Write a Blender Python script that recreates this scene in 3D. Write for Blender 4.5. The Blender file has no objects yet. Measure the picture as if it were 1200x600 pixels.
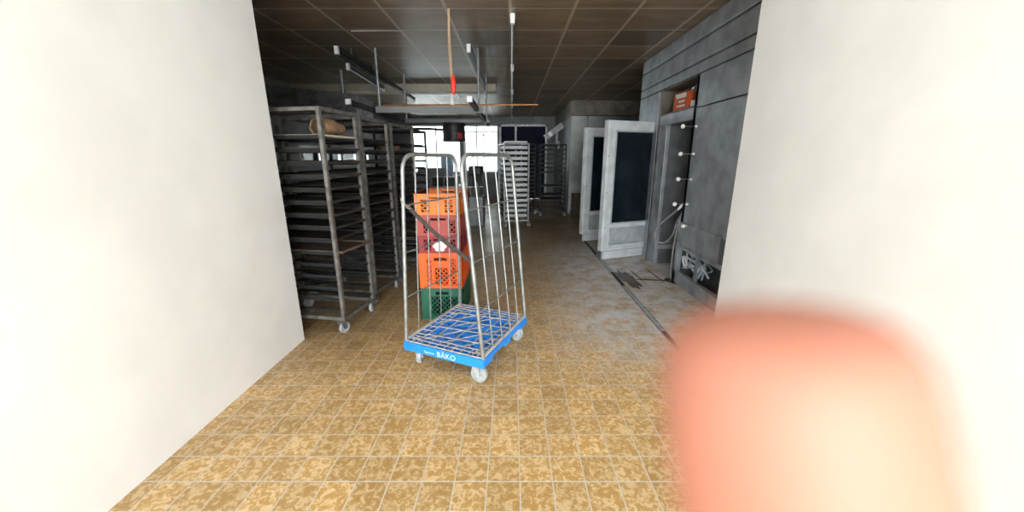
import bpy, bmesh, math, random
from math import pi, sin, cos, radians
from mathutils import Vector, Matrix, Euler

random.seed(7)
sc = bpy.context.scene
COL = sc.collection

# ------------------------------------------------------------------ camera, world, light, exposure
CAM_H, PITCH = 1.48, radians(14.8)
cam = bpy.data.cameras.new('camera')
cam.sensor_width = 36.0
cam.lens = 435.0 / 1200.0 * 36.0
cam.clip_start, cam.clip_end = 0.004, 200
cam.dof.use_dof = True
cam.dof.focus_distance = 4.6
cam.dof.aperture_fstop = cam.lens / 2.7
cam_o = bpy.data.objects.new('camera', cam)
cam_o.location = (0, 0, CAM_H)
cam_o.rotation_euler = (pi/2 - PITCH, 0, 0)
COL.objects.link(cam_o)
sc.camera = cam_o

sc.view_settings.view_transform = 'Standard'
sc.view_settings.look = 'None'
sc.view_settings.gamma = 1
sc.view_settings.use_curve_mapping = False
sc.view_settings.exposure = 0.95

SKY = 9.0
world = bpy.data.worlds.new('sky'); sc.world = world
world.use_nodes = True
wb = world.node_tree.nodes['Background']
wb.inputs['Color'].default_value = (0.90, 0.97, 1.0, 1)
wb.inputs['Strength'].default_value = SKY

def portal(loc, rot, sx, sy):
    l = bpy.data.lights.new('daylight_portal', 'AREA'); l.shape = 'RECTANGLE'
    l.size, l.size_y = sx, sy
    l.cycles.is_portal = True
    o = bpy.data.objects.new('daylight_portal', l); o.location = loc; o.rotation_euler = rot
    COL.objects.link(o)
# area lights shine along local -Z
PASS_BACK = -4.5
portal((-0.03, PASS_BACK - .05, 1.45), (pi/2, 0, 0), 3.4, 2.9)           # open end of the passage behind
portal((-2.4, 14.25, 1.8), (-pi/2, 0, 0), 4.2, 1.7)                      # back windows
portal((-4.65, 10.0, 1.55), (0, -pi/2, 0), .5, 4.2)                      # left window band

# ------------------------------------------------------------------ materials
def nodes(name):
    m = bpy.data.materials.new(name); m.use_nodes = True
    nt = m.node_tree
    return m, nt, nt.nodes['Principled BSDF']
def N(nt, t, **kw):
    n = nt.nodes.new(t)
    for k, v in kw.items(): setattr(n, k, v)
    return n
def mixc(nt, fac, a, b):
    n = N(nt, 'ShaderNodeMix', data_type='RGBA')
    for sock, v in ((n.inputs[0], fac), (n.inputs[6], a), (n.inputs[7], b)):
        if hasattr(v, 'is_output'): nt.links.new(v, sock)
        elif isinstance(v, (int, float)): sock.default_value = v
        else: sock.default_value = (*v, 1)
    return n.outputs[2]
def math_(nt, op, a, b=None, c=None, clamp=False):
    n = N(nt, 'ShaderNodeMath', operation=op); n.use_clamp = clamp
    for i, v in enumerate((a, b, c)):
        if v is None: continue
        if hasattr(v, 'is_output'): nt.links.new(v, n.inputs[i])
        else: n.inputs[i].default_value = v
    return n.outputs[0]
def ramp(nt, val, lo, hi):
    n = N(nt, 'ShaderNodeMapRange', interpolation_type='SMOOTHSTEP')
    nt.links.new(val, n.inputs[0]); n.inputs[1].default_value = lo; n.inputs[2].default_value = hi
    return n.outputs[0]
def mat(name, col, rough=.5, metal=0.0, var=None, scale=6.0, spec=.5, detail=4, bump=0.0, lo=.35, hi=.68):
    """plain procedural material; var = second colour laid in as blotchy wear"""
    m, nt, p = nodes(name)
    p.inputs['Base Color'].default_value = (*col, 1)
    p.inputs['Roughness'].default_value = rough
    p.inputs['Metallic'].default_value = metal
    p.inputs['Specular IOR Level'].default_value = spec
    if var is not None:
        tc = N(nt, 'ShaderNodeTexCoord')
        nz = N(nt, 'ShaderNodeTexNoise'); nz.inputs['Scale'].default_value = scale; nz.inputs['Detail'].default_value = detail
        nt.links.new(tc.outputs['Object'], nz.inputs['Vector'])
        f = ramp(nt, nz.outputs['Fac'], lo, hi)
        nt.links.new(mixc(nt, f, col, var), p.inputs['Base Color'])
        if bump:
            b = N(nt, 'ShaderNodeBump'); b.inputs['Strength'].default_value = bump; b.inputs['Distance'].default_value = .01
            nt.links.new(nz.outputs['Fac'], b.inputs['Height']); nt.links.new(b.outputs['Normal'], p.inputs['Normal'])
    return m

def floor_mat():
    m, nt, p = nodes('ochre_floor_tiles')
    g = N(nt, 'ShaderNodeNewGeometry'); s = N(nt, 'ShaderNodeSeparateXYZ'); nt.links.new(g.outputs['Position'], s.inputs[0])
    X, Y = s.outputs[0], s.outputs[1]
    T = .1545
    tx = math_(nt, 'DIVIDE', math_(nt, 'SUBTRACT', X, .037), T); ty = math_(nt, 'DIVIDE', math_(nt, 'SUBTRACT', Y, 1.424), T)
    def edge(t):
        fr = math_(nt, 'FRACT', t)
        return math_(nt, 'MINIMUM', fr, math_(nt, 'SUBTRACT', 1.0, fr))
    e = math_(nt, 'MINIMUM', edge(tx), edge(ty))
    grout = math_(nt, 'SUBTRACT', 1.0, ramp(nt, e, .013, .026))
    # per tile random
    cb = N(nt, 'ShaderNodeCombineXYZ'); nt.links.new(math_(nt, 'FLOOR', tx), cb.inputs[0]); nt.links.new(math_(nt, 'FLOOR', ty), cb.inputs[1])
    wn = N(nt, 'ShaderNodeTexWhiteNoise', noise_dimensions='3D'); nt.links.new(cb.outputs[0], wn.inputs['Vector'])
    # marbling differs on every tile
    vm = N(nt, 'ShaderNodeVectorMath', operation='MULTIPLY_ADD')
    nt.links.new(wn.outputs['Color'], vm.inputs[0]); vm.inputs[1].default_value = (30, 30, 30); nt.links.new(g.outputs['Position'], vm.inputs[2])
    nz = N(nt, 'ShaderNodeTexNoise'); nz.inputs['Scale'].default_value = 32; nz.inputs['Detail'].default_value = 5
    nz.inputs['Distortion'].default_value = 1.1; nz.inputs['Roughness'].default_value = .55
    nt.links.new(vm.outputs[0], nz.inputs['Vector'])
    marb = ramp(nt, nz.outputs['Fac'], .42, .62)
    c = mixc(nt, marb, (.45, .265, .085), (.68, .485, .265))
    # tile to tile shade
    tv = N(nt, 'ShaderNodeHueSaturation'); nt.links.new(c, tv.inputs['Color'])
    nt.links.new(math_(nt, 'MULTIPLY_ADD', wn.outputs['Value'], .28, .84), tv.inputs['Value'])
    c = tv.outputs[0]
    c = mixc(nt, grout, c, (.66, .61, .53))
    # worn brown dirt, larger towards the back of the bakery; left rack shade painted in
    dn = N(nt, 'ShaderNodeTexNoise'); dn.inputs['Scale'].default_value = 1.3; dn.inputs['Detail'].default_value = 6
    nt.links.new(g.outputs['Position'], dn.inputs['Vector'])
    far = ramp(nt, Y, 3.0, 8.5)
    dirt_shade = math_(nt, 'MULTIPLY', math_(nt, 'MULTIPLY_ADD', dn.outputs['Fac'], .9, .1), math_(nt, 'MULTIPLY_ADD', far, 1.15, .05), clamp=True)
    rack_shade = math_(nt, 'MULTIPLY', math_(nt, 'MULTIPLY', ramp(nt, math_(nt, 'MULTIPLY', X, -1.0), .55, 1.5), ramp(nt, Y, 2.0, 3.2)), math_(nt, 'MULTIPLY_ADD', dn.outputs['Fac'], .7, .15))  # shade along the left racks, painted brown and broken up by noise
    dirt_shade = math_(nt, 'MAXIMUM', dirt_shade, rack_shade)
    c = mixc(nt, dirt_shade, c, (.085, .050, .023))
    c = mixc(nt, math_(nt, 'MULTIPLY', grout, .45), c, (.42, .37, .30))
    # flour dust in front of and inside the oven line
    fn = N(nt, 'ShaderNodeTexNoise'); fn.inputs['Scale'].default_value = 5.5; fn.inputs['Detail'].default_value = 7; fn.inputs['Roughness'].default_value = .7
    nt.links.new(g.outputs['Position'], fn.inputs['Vector'])
    zone = math_(nt, 'MULTIPLY', ramp(nt, math_(nt, 'ADD', X, math_(nt, 'MULTIPLY', Y, -.02)), -.05, .95),
                 math_(nt, 'MULTIPLY', ramp(nt, Y, 2.0, 3.3), math_(nt, 'SUBTRACT', 1.0, math_(nt, 'MULTIPLY', ramp(nt, Y, 5.2, 7.0), .9))))
    dust = math_(nt, 'MULTIPLY', zone, ramp(nt, fn.outputs['Fac'], .30, .66))
    c = mixc(nt, math_(nt, 'MULTIPLY', dust, .88), c, (.72, .75, .80))
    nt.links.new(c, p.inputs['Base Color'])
    rn = math_(nt, 'MULTIPLY_ADD', dn.outputs['Fac'], .35, .22)
    nt.links.new(rn, p.inputs['Roughness'])
    b = N(nt, 'ShaderNodeBump'); b.inputs['Strength'].default_value = .5; b.inputs['Distance'].default_value = .003; b.invert = True
    nt.links.new(grout, b.inputs['Height']); nt.links.new(b.outputs['Normal'], p.inputs['Normal'])
    return m

def ceiling_mat():
    m, nt, p = nodes('brown_ceiling_panels')
    g = N(nt, 'ShaderNodeNewGeometry'); s = N(nt, 'ShaderNodeSeparateXYZ'); nt.links.new(g.outputs['Position'], s.inputs[0])
    T = .632
    tx = math_(nt, 'DIVIDE', math_(nt, 'ADD', s.outputs[0], .02), T); ty = math_(nt, 'DIVIDE', math_(nt, 'SUBTRACT', s.outputs[1], 4.147), T)
    def edge(t):
        fr = math_(nt, 'FRACT', t)
        return math_(nt, 'MINIMUM', fr, math_(nt, 'SUBTRACT', 1.0, fr))
    jx = math_(nt, 'SUBTRACT', 1.0, ramp(nt, edge(tx), .018, .030))
    jy = math_(nt, 'SUBTRACT', 1.0, ramp(nt, edge(ty), .014, .026))
    j = math_(nt, 'MAXIMUM', jx, jy)
    cb = N(nt, 'ShaderNodeCombineXYZ'); nt.links.new(math_(nt, 'FLOOR', tx), cb.inputs[0]); nt.links.new(math_(nt, 'FLOOR', ty), cb.inputs[1])
    wn = N(nt, 'ShaderNodeTexWhiteNoise', noise_dimensions='3D'); nt.links.new(cb.outputs[0], wn.inputs['Vector'])
    mp = N(nt, 'ShaderNodeMapping'); mp.inputs['Scale'].default_value = (1.2, 3.5, 1); nt.links.new(g.outputs['Position'], mp.inputs['Vector'])
    nz = N(nt, 'ShaderNodeTexNoise'); nz.inputs['Scale'].default_value = 2.2; nz.inputs['Detail'].default_value = 6
    nt.links.new(mp.outputs[0], nz.inputs['Vector'])
    c = mixc(nt, ramp(nt, nz.outputs['Fac'], .3, .72), (.17, .118, .074), (.29, .212, .142))
    dk = ramp(nt, wn.outputs['Value'], .62, .9)
    c = mixc(nt, math_(nt, 'MULTIPLY', dk, .6), c, (.085, .078, .06))
    c = mixc(nt, math_(nt, 'MULTIPLY', j, .75), c, (.55, .46, .36))
    nt.links.new(c, p.inputs['Base Color'])
    nt.links.new(math_(nt, 'MULTIPLY_ADD', nz.outputs['Fac'], .25, .30), p.inputs['Roughness'])
    p.inputs['Specular IOR Level'].default_value = .35
    return m

M = {}
M['floor'] = floor_mat(); M['ceiling'] = ceiling_mat()
M['white_plaster'] = mat('white_plaster', (.86, .86, .85), .75, var=(.80, .80, .79), scale=2)
M['grey_plaster'] = mat('grey_plaster', (.27, .275, .275), .7, var=(.19, .195, .195), scale=2)
M['beam'] = mat('cream_beam_paint', (.50, .45, .36), .6, var=(.42, .38, .30))
M['frame_white'] = mat('white_window_frame', (.62, .64, .64), .45, var=(.5, .52, .52))
M['grey_steel'] = mat('grey_steel', (.33, .33, .33), .42, .75, var=(.2, .2, .2), scale=9)
M['rack_steel'] = mat('worn_rack_steel', (.25, .24, .23), .48, .5, var=(.13, .12, .11), scale=14)
M['dark_rack'] = mat('dark_rack_steel', (.030, .030, .032), .55, 0, var=(.018, .018, .018), scale=14, spec=.2)
M['pale_rack'] = mat('pale_rack_aluminium', (.40, .41, .42), .45, .3, var=(.30, .31, .32), scale=11)
M['dark_tray'] = mat('black_baked_tray', (.026, .024, .022), .5, 0, var=(.06, .05, .04), scale=7, spec=.25)
M['brown_tray'] = mat('brown_baked_tray', (.16, .115, .08), .5, .2, var=(.09, .065, .05), scale=7)
M['tray_lip'] = mat('worn_tray_rim', (.24, .22, .20), .4, .7, var=(.12, .11, .1), scale=10)
M['pale_tray'] = mat('floury_white_tray', (.74, .75, .75), .55, .0, var=(.58, .59, .59), scale=9)
M['galv'] = mat('galvanised_tube', (.34, .36, .355), .4, .6, var=(.24, .25, .245), scale=16)
M['galv_bar'] = mat('galvanised_grid_bar', (.52, .51, .49), .5, .0, var=(.40, .38, .36), scale=16)
M['blue'] = mat('blue_plastic', (.018, .27, .85), .4, var=(.014, .23, .74), scale=8)
M['blue_text'] = mat('pale_blue_lettering', (.62, .80, .95), .5)
M['caster_grey'] = mat('pale_grey_caster', (.50, .52, .52), .5, var=(.36, .37, .37), scale=30)
M['caster_rubber'] = mat('grey_caster_tyre', (.42, .44, .45), .6, var=(.30, .32, .33), scale=30)
M['orange'] = mat('orange_crate', (.92, .13, .012), .42, var=(.82, .105, .01), scale=9)
M['amber'] = mat('faded_orange_crate', (.82, .21, .022), .5, var=(.68, .16, .02), scale=6)
M['red'] = mat('faded_red_crate', (.42, .065, .05), .5, var=(.34, .05, .04), scale=6)
M['maroon'] = mat('dull_dark_red_crate', (.30, .022, .030), .5, var=(.24, .02, .025), scale=6)
M['green'] = mat('dark_green_crate', (.010, .125, .075), .45, var=(.008, .10, .06), scale=9)
M['print_white'] = mat('white_print', (.72, .70, .68), .6)
M['strap'] = mat('dark_webbing_strap', (.055, .048, .043), .8, var=(.035, .03, .028), scale=40)
M['oven_steel'] = mat('dusty_oven_steel', (.40, .43, .47), .42, .45, var=(.27, .29, .32), scale=5, bump=.04)
M['oven_dark'] = mat('sooty_oven_steel', (.17, .178, .188), .5, .45, var=(.11, .115, .12), scale=5)
M['oven_brown'] = mat('tarnished_brown_steel', (.20, .17, .14), .5, .4, var=(.13, .11, .09), scale=5)
M['groove'] = mat('dark_joint', (.02, .02, .022), .7)
M['door_white'] = mat('floury_white_door_frame', (.66, .69, .72), .5, .1, var=(.53, .55, .57), scale=6, detail=7)
M['door_panel'] = mat('floury_door_panel', (.46, .49, .52), .5, .1, var=(.34, .36, .38), scale=9, detail=7)
M['glass_dark'] = mat('sooty_navy_oven_glass', (.006, .010, .015), .22, 0, var=(.012, .018, .025), scale=4, detail=8, spec=.3)
M['navy'] = mat('navy_door_panel', (.012, .015, .04), .6, 0, var=(.010, .012, .03), spec=.12)
M['knob_white'] = mat('white_ball_knob', (.82, .82, .80), .35)
M['chrome'] = mat('bare_metal_rod', (.55, .55, .54), .3, .85)
M['hose'] = mat('grey_rubber_hose', (.23, .23, .24), .6, var=(.16, .16, .17), scale=20)
M['cable_blue'] = mat('pale_blue_cable', (.34, .43, .50), .5)
M['stainless'] = mat('brushed_stainless', (.32, .33, .31), .36, .85, var=(.22, .23, .21), scale=3, bump=.05)
M['black'] = mat('black_enamel', (.018, .017, .017), .45, var=(.035, .032, .03), scale=8, spec=.25)
M['red_label'] = mat('red_label', (.40, .03, .03), .5)
M['copper'] = mat('copper_pipe', (.42, .20, .085), .42, .5, var=(.30, .14, .06), scale=12)
M['cord'] = mat('beige_cord', (.52, .36, .22), .6)
M['plug_red'] = mat('bright_red_plug', (.85, .045, .025), .4)
M['plug_grey'] = mat('pale_grey_socket', (.52, .52, .50), .5)
M['batten'] = mat('grey_lamp_housing', (.22, .22, .22), .4, .5, var=(.15, .15, .15))
M['batten_dark'] = mat('dark_lamp_housing', (.03, .03, .032), .5, 0, spec=.25)
M['white_plastic'] = mat('white_plastic', (.78, .79, .78), .4)
M['tube'] = mat('unlit_white_tube', (.70, .72, .72), .2)
M['bag'] = mat('brown_paper_bag', (.30, .18, .10), .8, var=(.16, .10, .06), scale=14, bump=.5)
M['basket'] = mat('brown_wicker', (.17, .085, .055), .7, var=(.10, .05, .03), scale=20, bump=.4)
M['wood'] = mat('brown_wood', (.13, .075, .045), .6, var=(.08, .045, .03), scale=8)
M['carton'] = mat('orange_carton', (.56, .10, .03), .5, var=(.42, .08, .03), scale=9)
M['machine_grey'] = mat('grey_machine_paint', (.26, .27, .28), .45, .2, var=(.18, .19, .2))
M['tub_blue'] = mat('pale_blue_plastic', (.30, .42, .58), .5)
M['wet'] = mat('dark_wet_stain', (.075, .042, .02), .25, var=(.12, .065, .03), scale=9)
def skin_mat():
    m = mat('skin', (.38, .150, .098), .55, var=(.36, .138, .090), scale=60)
    p = m.node_tree.nodes['Principled BSDF']
    p.inputs['Subsurface Weight'].default_value = .35
    p.inputs['Subsurface Radius'].default_value = (1, .35, .2); p.inputs['Subsurface Scale'].default_value = .003
    return m
M['skin'] = skin_mat()
M['nail'] = mat('finger_nail', (.80, .50, .42), .3)
def glass_mat():
    m = bpy.data.materials.new('window_glass'); m.use_nodes = True; nt = m.node_tree
    nt.nodes.remove(nt.nodes['Principled BSDF'])
    t = N(nt, 'ShaderNodeBsdfTransparent'); t.inputs[0].default_value = (.95, .97, .97, 1)
    gl = N(nt, 'ShaderNodeBsdfGlossy'); gl.inputs['Roughness'].default_value = .03
    fr = N(nt, 'ShaderNodeFresnel'); fr.inputs[0].default_value = 1.45
    mx = N(nt, 'ShaderNodeMixShader')
    nt.links.new(fr.outputs[0], mx.inputs[0]); nt.links.new(t.outputs[0], mx.inputs[1]); nt.links.new(gl.outputs[0], mx.inputs[2])
    nt.links.new(mx.outputs[0], nt.nodes['Material Output'].inputs[0])
    return m
M['glass'] = glass_mat()

# ------------------------------------------------------------------ mesh helpers
class MB:
    def __init__(s): s.bm = bmesh.new()
    def box(s, lo, hi, mtx=None):
        lo, hi = Vector(lo), Vector(hi)
        vs = [s.bm.verts.new((x, y, z)) for x in (lo.x, hi.x) for y in (lo.y, hi.y) for z in (lo.z, hi.z)]
        if mtx is not None:
            for v in vs: v.co = mtx @ v.co
        for f in ((0,1,3,2),(4,6,7,5),(0,4,5,1),(2,3,7,6),(0,2,6,4),(1,5,7,3)): s.bm.faces.new([vs[i] for i in f])
        return s
    def bar(s, a, b, w, h, up=(0,0,1)):
        """rectangular bar from a to b: w across, h along up"""
        a, b = Vector(a), Vector(b); d = (b - a); L = d.length; d.normalize()
        up = Vector(up); side = d.cross(up)
        if side.length < 1e-5: side = d.cross(Vector((1, 0, 0)))
        side.normalize(); u = side.cross(d)
        m = Matrix((( d.x, side.x, u.x, a.x), (d.y, side.y, u.y, a.y), (d.z, side.z, u.z, a.z), (0,0,0,1)))
        return s.box((0, -w/2, -h/2), (L, w/2, h/2), m)
    def tube(s, pts, r, n=8, cap=True, close=False):
        pts = [Vector(p) for p in pts]; rs = r if isinstance(r, (list, tuple)) else [r]*len(pts)
        rings = []; K = len(pts); prev = None
        for i, p in enumerate(pts):
            if close: t = pts[(i+1) % K] - pts[i-1]
            else: t = pts[min(i+1, K-1)] - pts[max(i-1, 0)]
            t.normalize()
            if prev is None:
                a = Vector((0,0,1)) if abs(t.z) < .9 else Vector((1,0,0))
                u = t.cross(a).normalized()
            else:
                u = prev - t * prev.dot(t); u.normalize()
            prev = u; v = t.cross(u)
            rings.append([s.bm.verts.new(p + (u*cos(2*pi*k/n) + v*sin(2*pi*k/n))*rs[i]) for k in range(n)])
        for i in range(K if close else K-1):
            A, B = rings[i], rings[(i+1) % K]
            for k in range(n): s.bm.faces.new((A[k], A[(k+1) % n], B[(k+1) % n], B[k]))
        if cap and not close:
            s.bm.faces.new(rings[0][::-1]); s.bm.faces.new(rings[-1])
        return s
    def lathe(s, prof, n=20, mtx=None):
        """prof: list of (radius, z) revolved about z"""
        rings = []
        for r, z in prof:
            if r < 1e-6: rings.append([s.bm.verts.new((0, 0, z))])
            else: rings.append([s.bm.verts.new((r*cos(2*pi*k/n), r*sin(2*pi*k/n), z)) for k in range(n)])
        if mtx is not None:
            for R in rings:
                for v in R: v.co = mtx @ v.co
        for A, B in zip(rings, rings[1:]):
            for k in range(n):
                k2 = (k+1) % n
                if len(A) == 1 and len(B) == 1: continue
                if len(A) == 1: s.bm.faces.new((A[0], B[k2], B[k]))
                elif len(B) == 1: s.bm.faces.new((A[k], A[k2], B[0]))
                else: s.bm.faces.new((A[k], A[k2], B[k2], B[k]))
        return s
    def poly(s, pts, th=0.0, d=(0,0,1)):
        """flat polygon extruded by th along d"""
        a = [s.bm.verts.new(p) for p in pts]
        s.bm.faces.new(a)
        if th:
            off = Vector(d)*th
            b = [s.bm.verts.new(Vector(p)+off) for p in pts]
            s.bm.faces.new(b[::-1])
            for i in range(len(a)):
                j = (i+1) % len(a); s.bm.faces.new((a[j], a[i], b[i], b[j]))
        return s
    def mesh(s, name, m, smooth=False, bevel=0):
        bmesh.ops.recalc_face_normals(s.bm, faces=s.bm.faces)
        me = bpy.data.meshes.new(name); s.bm.to_mesh(me); s.bm.free()
        me.materials.append(m)
        if smooth:
            for p in me.polygons: p.use_smooth = True
            try: me.set_sharp_from_angle(angle=radians(40))
            except Exception: pass
        return me
    def build(s, name, m, parent=None, smooth=False, loc=None, bevel=0):
        o = bpy.data.objects.new(name, s.mesh(name, m, smooth)); COL.objects.link(o)
        if parent is not None: o.parent = parent
        if loc is not None: o.location = loc
        if bevel:
            b = o.modifiers.new('bevel', 'BEVEL'); b.width = bevel; b.segments = 2; b.limit_method = 'ANGLE'
        return o
def inst(name, me, parent=None, loc=(0,0,0), rot=(0,0,0)):
    o = bpy.data.objects.new(name, me); COL.objects.link(o)
    if parent is not None: o.parent = parent
    o.location = loc; o.rotation_euler = rot
    return o
def tag(o, label, cat, group=None, kind=None):
    o['label'] = label; o['category'] = cat
    if group: o['group'] = group
    if kind: o['kind'] = kind
    return o
def thing(name, label, cat, loc=(0,0,0), rotz=0, group=None):
    o = bpy.data.objects.new(name, None); COL.objects.link(o)
    o.empty_display_size = .1
    o.location = loc; o.rotation_euler = (0, 0, rotz)
    return tag(o, label, cat, group)
def struct(o, label, cat):
    o['kind'] = 'structure'; o['label'] = label; o['category'] = cat
    return o
def copy_tree(o, parent=None):
    c = o.copy(); COL.objects.link(c); c.parent = parent
    for ch in list(o.children): copy_tree(ch, c)
    return c
def arc(c, r, a0, a1, n, ax=(1,0,0), ay=(0,0,1)):
    c, ax, ay = Vector(c), Vector(ax), Vector(ay)
    return [c + ax*r*cos(a0+(a1-a0)*i/n) + ay*r*sin(a0+(a1-a0)*i/n) for i in range(n+1)]
def smooth_path(pts, n=8):
    P = [Vector(p) for p in pts]; out = []
    for i in range(len(P)-1):
        p0, p1, p2, p3 = P[max(i-1,0)], P[i], P[i+1], P[min(i+2, len(P)-1)]
        for k in range(n):
            t = k/n
            out.append(.5*((2*p1)+(p2-p0)*t+(2*p0-5*p1+4*p2-p3)*t*t+(3*p1-p0-3*p2+p3)*t**3))
    out.append(P[-1]); return out

# ------------------------------------------------------------------ the room
H = 2.9
PLX, PRX, PEND = -1.75, 1.68, 2.85        # passage walls and where the passage opens into the bakery
LX, RX, BY = -4.4, 3.45, 14.0
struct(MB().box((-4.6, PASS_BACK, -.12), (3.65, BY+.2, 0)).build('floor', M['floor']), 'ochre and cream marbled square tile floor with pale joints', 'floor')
struct(MB().box((-4.6, PEND-.1, H), (3.65, BY+.2, H+.12)).build('ceiling', M['ceiling']), 'dark brown glossy panel ceiling in a pale grid', 'ceiling')
struct(MB().box((PLX-.12, PASS_BACK, H), (PRX+.12, PEND-.1, H+.12)).build('ceiling', M['white_plaster']), 'white plaster ceiling of the entrance passage', 'ceiling')
m = MB(); m.box((PLX-.12, PASS_BACK, 0), (PLX, PEND, H)); m.box((-4.4, PEND-.12, 0), (PLX-.12, PEND, H))
struct(m.build('wall_left', M['white_plaster']), 'white plaster wall at the left, before the dark racks', 'wall')
m = MB(); m.box((PRX, PASS_BACK, 0), (PRX+.12, PEND, H)); m.box((PRX+.12, PEND-.12, 0), (3.45, PEND, H))
struct(m.build('wall_right', M['white_plaster']), 'white plaster wall at the right, before the oven', 'wall')
# left hall wall with its window band
m = MB(); wy0, wy1, wz0, wz1 = 8.0, 12.0, 1.34, 1.74
m.box((LX-.2, PEND-.12, 0), (LX, wy0, H)); m.box((LX-.2, wy1, 0), (LX, BY+.2, H))
m.box((LX-.2, wy0, 0), (LX, wy1, wz0)); m.box((LX-.2, wy0, wz1), (LX, wy1, H))
struct(m.build('wall_left', M['grey_plaster']), 'grey wall far left behind the dark tray racks', 'wall')
w = MB()
for y in (wy0, wy0+1, wy0+2, wy0+3, wy1-.05): w.box((LX-.12, y, wz0), (LX-.06, y+.05, wz1))
w.box((LX-.12, wy0, wz0), (LX-.06, wy1, wz0+.04)); w.box((LX-.12, wy0, wz1-.04), (LX-.06, wy1, wz1))
wo = struct(w.build('window_3', M['frame_white']), 'low window band gleaming through the dark tray racks at left', 'window')
MB().box((LX-.095, wy0+.01, wz0+.01), (LX-.085, wy1-.01, wz1-.01)).build('pane', M['glass'], wo)
struct(MB().box((RX, PEND-.12, 0), (RX+.2, BY+.2, H)).build('wall_right', M['grey_plaster']), 'grey wall at the far right behind the ovens', 'wall')
# back wall with two windows and the navy door
m = MB(); Z0, Z1 = .95, 2.62
for a, b in ((LX-.2, -3.62), (-1.86, -1.74), (-.50, -.46), (1.27, RX+.2)): m.box((a, BY, 0), (b, BY+.2, H))
for a, b in ((-3.62, -1.86), (-1.74, -.50)): m.box((a, BY, 0), (b, BY+.2, Z0)); m.box((a, BY, Z1), (b, BY+.2, H))
m.box((-.46, BY, 2.64), (1.27, BY+.2, H))
struct(m.build('wall_back', M['grey_plaster']), 'grey back wall around the bright windows', 'wall')
def window(n, x0, x1, bars, hb, label):
    w = MB(); y0, y1 = BY+.06, BY+.12; t = .045
    w.box((x0, y0, Z0), (x1, y1, Z0+t)); w.box((x0, y0, Z1-t), (x1, y1, Z1))
    w.box((x0, y0, Z0), (x0+t, y1, Z1)); w.box((x1-t, y0, Z0), (x1, y1, Z1))
    for b in bars: w.box((b-t/2, y0, Z0), (b+t/2, y1, Z1))
    for (xa, xb, z) in hb: w.box((xa, y0+.01, z-t/2), (xb, y1-.01, z+t/2))
    o = struct(w.build('window_%d' % n, M['frame_white']), label, 'window')
    MB().box((x0+.01, BY+.085, Z0+.01), (x1-.01, BY+.095, Z1-.01)).build('pane', M['glass'], o)
    return o
window(1, -3.62, -1.86, (-2.75,), (), 'tall bright window left of the white mullion in back wall')
window(2, -1.74, -.50, (-1.28,), ((-1.74, -.5, 2.38),), 'tall bright window between white mullion and navy door')
d = MB(); t = .07
d.box((-.46, BY+.02, 0), (-.46+t, BY+.1, 2.64)); d.box((1.27-t, BY+.02, 0), (1.27, BY+.1, 2.64)); d.box((-.46, BY+.02, 2.64-t), (1.27, BY+.1, 2.64))
d.box((.10, BY+.02, 0), (.17, BY+.1, 2.64))
do = struct(d.build('door_1', M['grey_steel']), 'dark navy double door panels with grey frame in back wall', 'door')
MB().box((-.39, BY+.05, 0.01), (.10, BY+.08, 2.57)).build('door_panel', M['navy'], do)
MB().box((.17, BY+.05, 0.01), (1.20, BY+.08, 2.57)).build('door_panel', M['navy'], do)
fa = MB(); fa.box((-6.5, BY+3.2, -.1), (2.5, BY+3.4, 3.9)); fa.box((-6.5, BY+.2, -.12), (2.5, BY+3.4, -.02)); fa.box((-6.5, BY+.2, 3.5), (2.5, BY+2.95, 3.6))  # wall, paving and an unseen canopy added to cut the skylight
fo = struct(fa.build('wall_and_canopy', M['white_plaster']), 'white courtyard wall seen through the bright back windows, with added light-cutting canopy', 'wall')
d = MB(); d.box((-1.30, BY+3.15, 0), (-1.22, BY+3.2, 2.5)); d.box((-.28, BY+3.15, 0), (-.2, BY+3.2, 2.5)); d.box((-1.30, BY+3.15, 2.42), (-.2, BY+3.2, 2.5))
d.build('door_frame', M['grey_plaster'], fo); MB().box((-1.22, BY+3.17, 0), (-.28, BY+3.2, 2.42)).build('door_leaf', M['frame_white'], fo)
# ceiling beam, bright sprung panel edge, gutter
struct(MB().box((LX, 8.0, 2.765), (-.325, 8.35, H)).build('trim_1', M['beam']), 'pale cream boxed beam under the brown ceiling', 'beam')
struct(MB().poly([(-1.86, 4.80, 2.899), (-1.84, 4.765, 2.878), (-1.05, 4.80, 2.899)], .012, (0, .6, .3)).build('trim_2', M['frame_white']), 'bright sagging metal edge strip between two ceiling panels', 'trim')
g = MB(); GX = 1.335
g.box((GX-.028, 2.45, -.01), (GX-.018, 6.9, .004)); g.box((GX+.018, 2.45, -.01), (GX+.028, 6.9, .004))
go = struct(g.build('trim_3', M['grey_steel']), 'narrow steel edged floor gutter along the ovens', 'gutter')
for a, b in ((2.45, 3.0), (4.2, 4.75), (5.7, 6.9)): MB().box((GX-.018, a, -.01), (GX+.018, b, .0015)).build('gutter_slot', M['groove'], go)
for a, b in ((3.0, 4.2), (4.75, 5.7)): MB().box((GX-.018, a, -.01), (GX+.018, b, .003)).build('gutter_cover', M['door_panel'], go)
def stain(pts, z=.0022):
    return MB().poly([(x, y, z) for x, y in pts])
def blob(cx, cy, rx, ry, n=26, seed=0, rot=0):
    rnd = random.Random(seed); out = []
    for k in range(n):
        a = 2*pi*k/n; q = 1 + rnd.uniform(-.28, .22)
        x, y = rx*q*cos(a), ry*q*sin(a); out.append((cx+x*cos(rot)-y*sin(rot), cy+x*sin(rot)+y*cos(rot)))
    return out
tag(stain(blob(1.47, 4.47, .10, .36, seed=3, rot=.06)).build('wet_stain', M['wet']), 'dark brown wet patch beside the gutter before the large oven door', 'stain', kind='stuff')
m = stain(blob(1.78, 4.42, .26, .022, seed=5, rot=-.10)); 
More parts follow.
